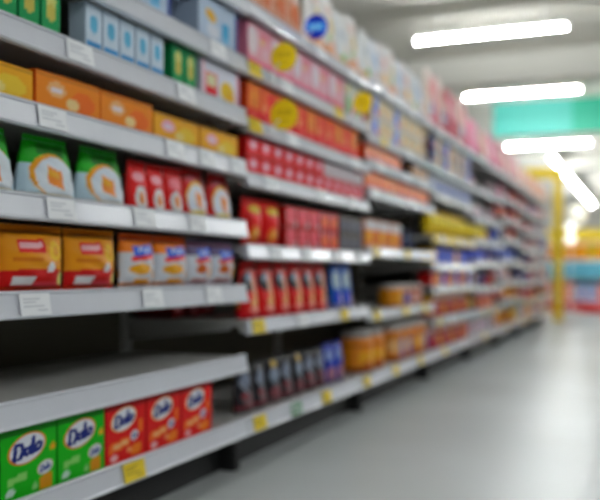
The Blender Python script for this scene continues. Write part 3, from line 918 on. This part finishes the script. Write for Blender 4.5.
kind('cream_box', 'cracker_box', 'cream box with pastel picture', 'box', .125, .098, .10, carton([(232, 224, 208), ('e', .4, .5, .24, .26, (236, 196, 160)), ('e', .75, .6, .14, .2, (240, 210, 120)), ('b', 0, .12, (224, 200, 190))], (12, 12), (214, 206, 190), (226, 218, 200)))
kind('blue_dot_box', 'cracker_box', 'white box with blue disc', 'box', .125, .098, .10, carton([(214, 220, 232), ('e', .45, .5, .3, .38, (40, 100, 210)), ('e', .8, .2, .15, .15, (240, 120, 170))], (12, 12), (200, 206, 220), (206, 214, 226)))
kind('tan_box', 'cracker_box', 'tan box with white stripe', 'box', .09, .098, .10, carton([(176, 130, 80), ('b', .4, .6, (230, 220, 210)), ('e', .5, .8, .2, .14, (120, 80, 40))], (12, 12), (150, 110, 66), (170, 126, 76)))
fill(['tan_box', 'blue_dot_box', 'cream_box', 'cream_box', 'blue_dot_box', 'cream_box', 'cream_box', 'cream_box', 'cream_box'], 2, 5, 3.99, 5.3, tiers=2, gap=.005)
kind('pastel_pouch', 'milk_powder_bag', 'white pouch with pink and gold picture', 'pouch', .14, .27, .08, bag([(228, 224, 224), ('e', .5, .62, .28, .14, (226, 190, 190)), ('e', .5, .3, .3, .14, (234, 196, 140)), ('b', 0, .08, (206, 90, 100)), ('e', .5, .84, .24, .06, (190, 200, 214))], 'stand', (16, 20), (222, 218, 218), None, 18))
kind('blue_white_pouch', 'milk_powder_bag', 'white pouch with pale blue picture', 'pouch', .14, .25, .08, bag([(226, 230, 236), ('e', .5, .6, .3, .16, (176, 196, 220)), ('e', .5, .26, .26, .12, (200, 180, 170)), ('b', 0, .08, (150, 170, 206))], 'stand', (16, 20), (220, 222, 226), None, 19))
fill(['white_green_pouch', 'blue_white_pouch', 'pastel_pouch', 'white_pouch', 'blue_white_pouch', 'pastel_pouch'], 2, 6, 3.99, 5.3, gap=.008)

# ================================================================== fourth bay
kind('dark_red_jar', 'sauce_jar', 'dark red jar with pale lid', 'jar', .11, .135, .11, jar([(126, 14, 34), ('e', .5, .45, .36, .24, (190, 70, 90)), ('b', .72, .8, (220, 190, 180))], (226, 200, 196), plain=True))
kind('crimson_jar', 'sauce_jar', 'crimson jar with gold label', 'jar', .11, .135, .11, jar([(168, 20, 40), ('r', .5, .45, .36, .22, (226, 176, 60))], (206, 170, 60), plain=True))
fill(['dark_red_jar', 'dark_red_jar', 'crimson_jar'], 3, 0, 5.34, 6.66, gap=.012)
fill(['crimson_jar', 'dark_red_jar', 'dark_red_jar'], 3, 1, 5.34, 6.66, gap=.012)
kind('gold_pack', 'biscuit_pack', 'gold and red biscuit pack', 'pack', .13, .085, .08, carton([(214, 160, 30), ('e', .4, .5, .26, .3, (190, 40, 36)), ('r', .8, .5, .12, .3, (236, 214, 170)), ('b', 0, .15, (140, 30, 30))], (10, 10), (180, 120, 20), mat='film'))
kind('red_pack', 'biscuit_pack', 'red biscuit pack', 'pack', .13, .085, .08, carton([(190, 24, 34), ('e', .45, .5, .28, .3, (230, 150, 140)), ('r', .85, .4, .1, .3, (240, 200, 90))], (10, 10), (160, 16, 26), mat='film'))
kind('blue_pack', 'biscuit_pack', 'blue biscuit pack', 'pack', .13, .095, .08, carton([(22, 62, 180), ('e', .4, .55, .25, .25, (50, 96, 214)), ('r', .82, .45, .08, .2, (200, 210, 236))], (10, 10), (18, 50, 150), mat='film'))
kind('white_pack', 'biscuit_pack', 'white biscuit pack', 'pack', .13, .09, .08, carton([(226, 226, 230), ('e', .4, .5, .26, .26, (226, 150, 160)), ('r', .8, .5, .12, .2, (120, 150, 210))], (10, 10), (206, 206, 212), mat='film'))
kind('yellow_pack', 'biscuit_pack', 'yellow biscuit pack', 'pack', .13, .09, .08, carton([(236, 200, 20), ('e', .45, .5, .28, .26, (226, 120, 30)), ('r', .82, .5, .1, .3, (250, 230, 140))], (10, 10), (206, 170, 14), mat='film'))
fill(['red_pack', 'gold_pack', 'blue_pack'], 3, 2, 5.34, 6.66, gap=.01)
fill(['yellow_pack', 'blue_pack', 'blue_pack', 'blue_pack', 'blue_pack'], 3, 3, 5.34, 6.66, gap=.01)
kind('bright_yellow_bag', 'crisp_bag', 'bright yellow bag', 'bag', .165, .17, .09, bag([(240, 208, 10), ('e', .5, .6, .3, .16, (248, 226, 70)), ('r', .5, .25, .3, .06, (214, 170, 10)), ('b', .93, 1, (214, 180, 10))], 'pillow', (16, 18), (226, 190, 10), (226, 190, 10), 20))
fill('bright_yellow_bag', 3, 4, 5.35, 6.66, gap=.008)
kind('steel_tin', 'drink_tin', 'pale steel tin with blue band', 'tin', .08, .11, .08, jar([(206, 212, 222), ('b', .3, .6, (50, 80, 170)), ('e', .5, .75, .3, .1, (226, 226, 230))], (200, 204, 210), 'tin', True))
fill('steel_tin', 3, 5, 5.34, 6.66, gap=.008, tiers=1)
kind('navy_box', 'cracker_box', 'navy box with pale band', 'box', .125, .098, .10, carton([(26, 34, 96), ('b', .55, .75, (190, 196, 220)), ('e', .5, .3, .2, .14, (200, 60, 80))], (12, 12), (20, 28, 80), (26, 34, 96)))
fill(['navy_box', 'cream_box', 'navy_box', 'blue_dot_box', 'tan_box', 'cream_box'], 3, 6, 5.34, 6.66, tiers=2, gap=.006)
kind('pink_tall_pouch', 'cereal_bag', 'tall pink pouch', 'pouch', .15, .36, .09, bag([(222, 150, 160), ('e', .5, .6, .32, .14, (236, 206, 206)), ('e', .5, .28, .3, .12, (190, 60, 80)), ('b', .85, 1, (200, 150, 150)), ('b', 0, .08, (120, 40, 60))], 'stand', (12, 16), None, None, 21, True))
kind('pale_tall_pouch', 'cereal_bag', 'tall cream pouch with pink foot', 'pouch', .15, .38, .09, bag([(228, 214, 206), ('e', .5, .62, .3, .14, (222, 160, 150)), ('e', .5, .3, .32, .12, (160, 180, 214)), ('b', 0, .14, (200, 70, 90))], 'stand', (12, 16), None, None, 22, True))
kind('red_tall_pouch', 'cereal_bag', 'tall maroon pouch', 'pouch', .15, .34, .09, bag([(170, 60, 76), ('e', .5, .62, .3, .14, (226, 190, 190)), ('e', .5, .3, .3, .12, (100, 30, 50)), ('b', 0, .1, (120, 30, 44))], 'stand', (12, 16), None, None, 23, True))
fill(['pale_tall_pouch', 'pink_tall_pouch', 'pale_tall_pouch', 'red_tall_pouch', 'pink_tall_pouch', 'red_tall_pouch'], 3, 7, 5.34, 6.66, gap=.012)

# ================================================================== bays further down the aisle
def far_pack(key, name, desc, w, h, base, a, c, style='box'):
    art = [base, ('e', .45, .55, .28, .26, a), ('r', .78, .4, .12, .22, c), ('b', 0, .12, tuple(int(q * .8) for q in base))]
    if style == 'box':
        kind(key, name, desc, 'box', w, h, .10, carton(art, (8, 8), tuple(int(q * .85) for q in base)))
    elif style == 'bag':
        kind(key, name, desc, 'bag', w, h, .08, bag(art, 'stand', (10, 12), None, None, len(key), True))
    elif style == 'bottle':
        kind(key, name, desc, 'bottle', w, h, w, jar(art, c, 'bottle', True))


far_pack('f_red', 'grocery_box', 'red grocery box', .14, .105, (196, 26, 40), (236, 180, 180), (240, 200, 80))
far_pack('f_white', 'grocery_box', 'white grocery box', .14, .105, (228, 226, 228), (214, 120, 140), (120, 150, 210))
far_pack('f_blue', 'grocery_box', 'blue grocery box', .14, .105, (30, 70, 180), (200, 214, 240), (240, 240, 240))
far_pack('f_navy', 'grocery_box', 'navy grocery box', .14, .105, (24, 34, 90), (150, 160, 200), (210, 60, 70))
far_pack('f_amber', 'snack_packet', 'amber snack packet', .13, .115, (206, 130, 40), (240, 190, 90), (150, 40, 30), 'bag')
far_pack('f_crimson', 'snack_packet', 'crimson snack packet', .13, .115, (160, 24, 44), (226, 150, 150), (230, 220, 200), 'bag')
far_pack('f_pink', 'snack_packet', 'pink snack packet', .13, .115, (226, 150, 172), (240, 214, 220), (190, 40, 70), 'bag')
far_pack('f_yellow', 'snack_packet', 'yellow snack packet', .13, .115, (236, 196, 40), (246, 226, 140), (200, 60, 40), 'bag')
far_pack('f_bottle', 'sauce_bottle', 'pale sauce bottle with red cap', .08, .12, (220, 206, 196), (200, 60, 60), (196, 30, 40), 'bottle')
far_pack('f_dark_bottle', 'sauce_bottle', 'dark sauce bottle with yellow cap', .08, .12, (70, 26, 24), (226, 190, 120), (232, 190, 40), 'bottle')
far_pack('t_pink', 'cereal_bag', 'tall rose cereal bag', .17, .28, (232, 140, 170), (240, 200, 214), (206, 50, 80), 'bag')
far_pack('t_cream', 'cereal_bag', 'tall cream cereal bag', .17, .27, (230, 220, 206), (226, 170, 150), (190, 200, 214), 'bag')
far_pack('t_red', 'cereal_bag', 'tall brick-red cereal bag', .17, .25, (180, 60, 60), (230, 190, 180), (240, 220, 190), 'bag')
far_pack('t_peach', 'cereal_bag', 'tall peach cereal bag', .17, .24, (232, 176, 140), (240, 216, 190), (200, 90, 80), 'bag')
PAL = {0: ['f_amber', 'f_crimson', 'f_amber', 'f_yellow', 'f_white'], 1: ['f_amber', 'f_crimson', 'f_red', 'f_dark_bottle'], 2: ['f_red', 'f_amber', 'f_white', 'f_navy'],
       3: ['f_blue', 'f_white', 'f_navy', 'f_red'], 4: ['f_white', 'f_red', 'f_blue', 'f_bottle'], 5: ['f_crimson', 'f_white', 'f_red', 'f_bottle'], 6: ['f_white', 'f_red', 'f_navy', 'f_pink']}
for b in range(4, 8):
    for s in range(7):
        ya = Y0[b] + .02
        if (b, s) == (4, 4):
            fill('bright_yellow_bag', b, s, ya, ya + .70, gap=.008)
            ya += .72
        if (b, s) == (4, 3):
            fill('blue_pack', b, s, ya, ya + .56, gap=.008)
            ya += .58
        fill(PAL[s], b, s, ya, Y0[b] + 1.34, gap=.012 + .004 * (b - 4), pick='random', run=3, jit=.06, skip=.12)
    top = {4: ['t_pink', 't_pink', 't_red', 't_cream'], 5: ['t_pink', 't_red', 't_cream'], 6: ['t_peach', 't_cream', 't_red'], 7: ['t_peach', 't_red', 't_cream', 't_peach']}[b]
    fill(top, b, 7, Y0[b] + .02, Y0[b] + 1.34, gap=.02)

# ------------------------------------------------------------------ labels for the goods
def shelf_words(b, s):
    n = len(LEV[b])
    return 'lowest shelf' if s == 0 else ('top shelf' if s == n - 1 else f'{ORD[s]} shelf up')


rows_by = {}
for rec in PLACED:
    rows_by.setdefault((KINDS[rec[1]]['desc'], rec[2], rec[3], rec[4]), []).append(rec)
for (desc, b, s, t), recs in rows_by.items():
    recs.sort(key=lambda q: q[5])
    tiers = {q[3] for q in rows_by if q[0] == desc and q[1] == b and q[2] == s}
    any_t = any(k[1] == b and k[2] == s and k[3] == 1 for k in rows_by) and KINDS[recs[0][1]]['name'] in ('milk_carton', 'noodle_pack', 'cracker_box')
    tw = (', upper tier' if t else ', lower tier') if any_t and not (b == 1 and s == 1) else ''
    for i, rec in enumerate(recs):
        pos = f', {ORD[i]} from left' if len(recs) > 1 else ''
        lab = f'{desc}{pos}{tw}, {shelf_words(b, s)}, {BAY_NAMES[b]}'
        if len(lab.split()) > 16:
            print('LONG', lab)
        rec[0]['label'] = lab
        nm = KINDS[rec[1]]['name'].replace('_', ' ')
        rec[0]['group'] = f'{nm} row on the {shelf_words(b, s)} of the {BAY_NAMES[b]}'

# ------------------------------------------------------------------ round shelf signs that stick out into the aisle
def shelf_sign(pos, R, art, label, lipz):
    x, y, z = pos
    r = empty('shelf_sign', (X_FRONT + .02, y, lipz))
    v, f, pu, pv = [], [], [], []
    N, RR = 40, 10
    cx, cz = x - (X_FRONT + .02), z - lipz
    for side in (-1, 1):
        base = len(v)
        for j in range(RR + 1):
            q = j / RR
            for i in range(N):
                t = 2 * math.pi * i / N
                v.append((cx + R * q * math.cos(t), side * .001, cz + R * 1.08 * q * math.sin(t)))
                pu.append(.5 + .5 * q * math.cos(t)); pv.append(.5 + .5 * q * math.sin(t))
        for j in range(RR):
            for i in range(N):
                qd = (base + j * N + i, base + (j + 1) * N + i, base + (j + 1) * N + (i + 1) % N, base + j * N + (i + 1) % N)
                f.append(qd if side < 0 else qd[::-1])
    o = RR * N
    for i in range(N):
        f.append((o + i, (RR + 1) * N + o + i, (RR + 1) * N + o + (i + 1) % N, o + (i + 1) % N))
    link('disc', new_mesh('disc', v, f, [M['card']], None, paint(art, pu, pv)), r, rot=(0, 0, .12))
    a = MB(); a.tube((0, 0, 0), (cx * .7, 0, cz * .7), .0022, 8); link('arm', a.mesh('arm', M['clear']), r)
    c = MB(); c.box(-.006, .012, -.014, .014, -.014, .014, .004); link('clip', c.mesh('clip', M['clear']), r)
    tag(r, label, 'sign', 'round signs clipped to the price rails')


ysign = [(236, 208, 0), ('r', .5, .58, .3, .1, (206, 178, 0)), ('r', .5, .3, .2, .06, (214, 188, 0)), ('r', .5, .8, .16, .04, (222, 196, 0))]
bsign = [(34, 84, 196), ('e', .55, .85, .4, .14, (16, 46, 150)), ('e', .5, .12, .42, .14, (16, 46, 150)), ('r', .5, .5, .36, .14, (90, 150, 214))] + scrib(.5, .5, .55, .14, (170, 220, 240), 6)
shelf_sign((-1.18, 2.786, 1.413), .046, ysign, 'round yellow sign in front of the pink boxes, second bay', LEV[1][5])
shelf_sign((-1.18, 2.786, 1.212), .049, ysign, 'round yellow sign in front of the amber sachet boxes, second bay', LEV[1][4])
shelf_sign((-1.18, 3.68, 1.413), .044, ysign, 'round yellow sign in front of the white and green boxes', LEV[1][5])
shelf_sign((-1.18, 3.10, 1.60), .044, bsign, 'round blue sign with pale lettering on the top rail', LEV[1][6])

# ------------------------------------------------------------------ yellow end frame of the run
r = empty('end_frame', (-1.6, Y_END + .25, 0))
for x in (-.6, .44):
    m = MB(); m.box(x - .06, x + .06, -.04, .04, 0, 2.10, .006); link('post', m.mesh('post', M['yellow']), r)
m = MB(); m.box(-.54, .38, -.035, .035, 1.93, 2.10, .006); link('header_board', m.mesh('header_board', M['yellow']), r)
m = MB(); m.box(-.54, .30, -.02, .0, .1, 1.6, .004); link('end_panel', m.mesh('end_panel', M['white']), r)
tag(r, 'yellow portal frame closing the far end of the shelving run', 'frame')

# ------------------------------------------------------------------ display stand across the end of the aisle
DX0, DX1, DY = -1.75, 1.2, 15.1
r = empty('display_stand', ((DX0 + DX1) / 2, DY, 0))
hx = (DX1 - DX0) / 2
for nm, z0, z1, y0, y1, mt in (('plinth', 0, .17, -.02, .5, 'red'), ('lower_deck', .17, .2, -.02, .5, 'white'), ('bin_front', .56, .84, -.03, .0, 'blue'), ('upper_deck', .84, .875, -.03, .5, 'white'),
                               ('back_board', .17, 1.375, .46, .5, 'cream'), ('header_board', 1.19, 1.38, -.02, .02, 'yellow')):
    m = MB(); m.box(-hx, hx, y0, y1, z0, z1, .006); link(nm, m.mesh(nm, M[mt]), r)
for x in (-hx + .02, 0, hx - .02):
    m = MB(); m.box(x - .02, x + .02, .0, .46, .17, 1.38, .004); link('side_post', m.mesh('side_post', M['yellow']), r)
tag(r, 'wide promotional stand with light blue bin and yellow header across the aisle end', 'display')
far_pack('d_orange', 'gift_box', 'orange gift box', .17, .24, (240, 150, 40), (250, 210, 90), (226, 80, 40))
far_pack('d_yellow', 'gift_box', 'yellow gift box', .17, .26, (236, 190, 40), (150, 170, 60), (226, 110, 60))
far_pack('d_pink', 'gift_pack', 'pink gift pack', .17, .30, (232, 130, 120), (240, 190, 170), (240, 220, 210))
far_pack('d_bluewhite', 'gift_pack', 'pale blue gift pack', .17, .26, (130, 160, 206), (220, 226, 236), (226, 120, 120))
cnt = {}
stock = []
for row_, keys, z in (('lower deck', ['d_pink', 'd_bluewhite', 'd_pink', 'd_bluewhite', 'd_bluewhite'], .201), ('blue bin', ['d_orange', 'd_yellow', 'd_orange', 'd_orange', 'd_yellow'], .876)):
    x = DX0 + .13
    i = 0
    while x < .3:
        if abs(x - (DX0 + DX1) / 2) > .11:
            key = keys[i % 5]
            o = instance(key, (x, DY + .13, z), -math.pi / 2)
            q = (key, row_)
            cnt[q] = cnt.get(q, 0) + 1
            o['label'] = f'{KINDS[key]["desc"]}, {ORD[cnt[q] - 1]} from left on the {row_} of the far display'
            o['group'] = f'gift packs on the {row_} of the far display'
            i += 1
        x += .185


r = empty('glow_globe', (-1.10, DY, 1.38))  # glowing ball added in place of a bright round blur
m = MB(); m.tube((0, 0, 0), (0, 0, .12), .03, 14); link('neck', m.mesh('neck', M['lamp_body']), r)
v, f, N, K = [], [], 28, 14
for j in range(K + 1):
    ph = math.pi * (0.03 + 0.94 * j / K)
    for i in range(N):
        t = 2 * math.pi * i / N
        v.append((.15 * math.sin(ph) * math.cos(t), .15 * math.sin(ph) * math.sin(t), .26 - .15 * math.cos(ph)))
for j in range(K):
    for i in range(N):
        f.append((j * N + i, j * N + (i + 1) % N, (j + 1) * N + (i + 1) % N, (j + 1) * N + i))
f += [tuple(range(N))[::-1], tuple(K * N + i for i in range(N))]
link('globe', new_mesh('globe', v, f, [M['globe']], smooth=True), r)
tag(r, 'large pale glowing globe added on the yellow header of the far display', 'lamp')
r = empty('glow_stand', (-1.2, DY - .25, 0))  # stand and glowing heads made up for a pair of bright blurs
m = MB(); m.tube((0, 0, 0), (0, 0, .025), .14, 24); link('base', m.mesh('base', M['lamp_body']), r)
m = MB(); m.tube((0, .02, .02), (0, .02, 1.5), .011, 10); link('pole', m.mesh('pole', M['lamp_body']), r)
for z in (1.40, 1.21):
    m = MB(); m.tube((0, -.005, z), (0, .009, z), .075, 32); link('glow_head', m.mesh('glow_head', M['lit_head']), r)
tag(r, 'added white stand with two round glowing heads one above the other, before the far display', 'lamp')
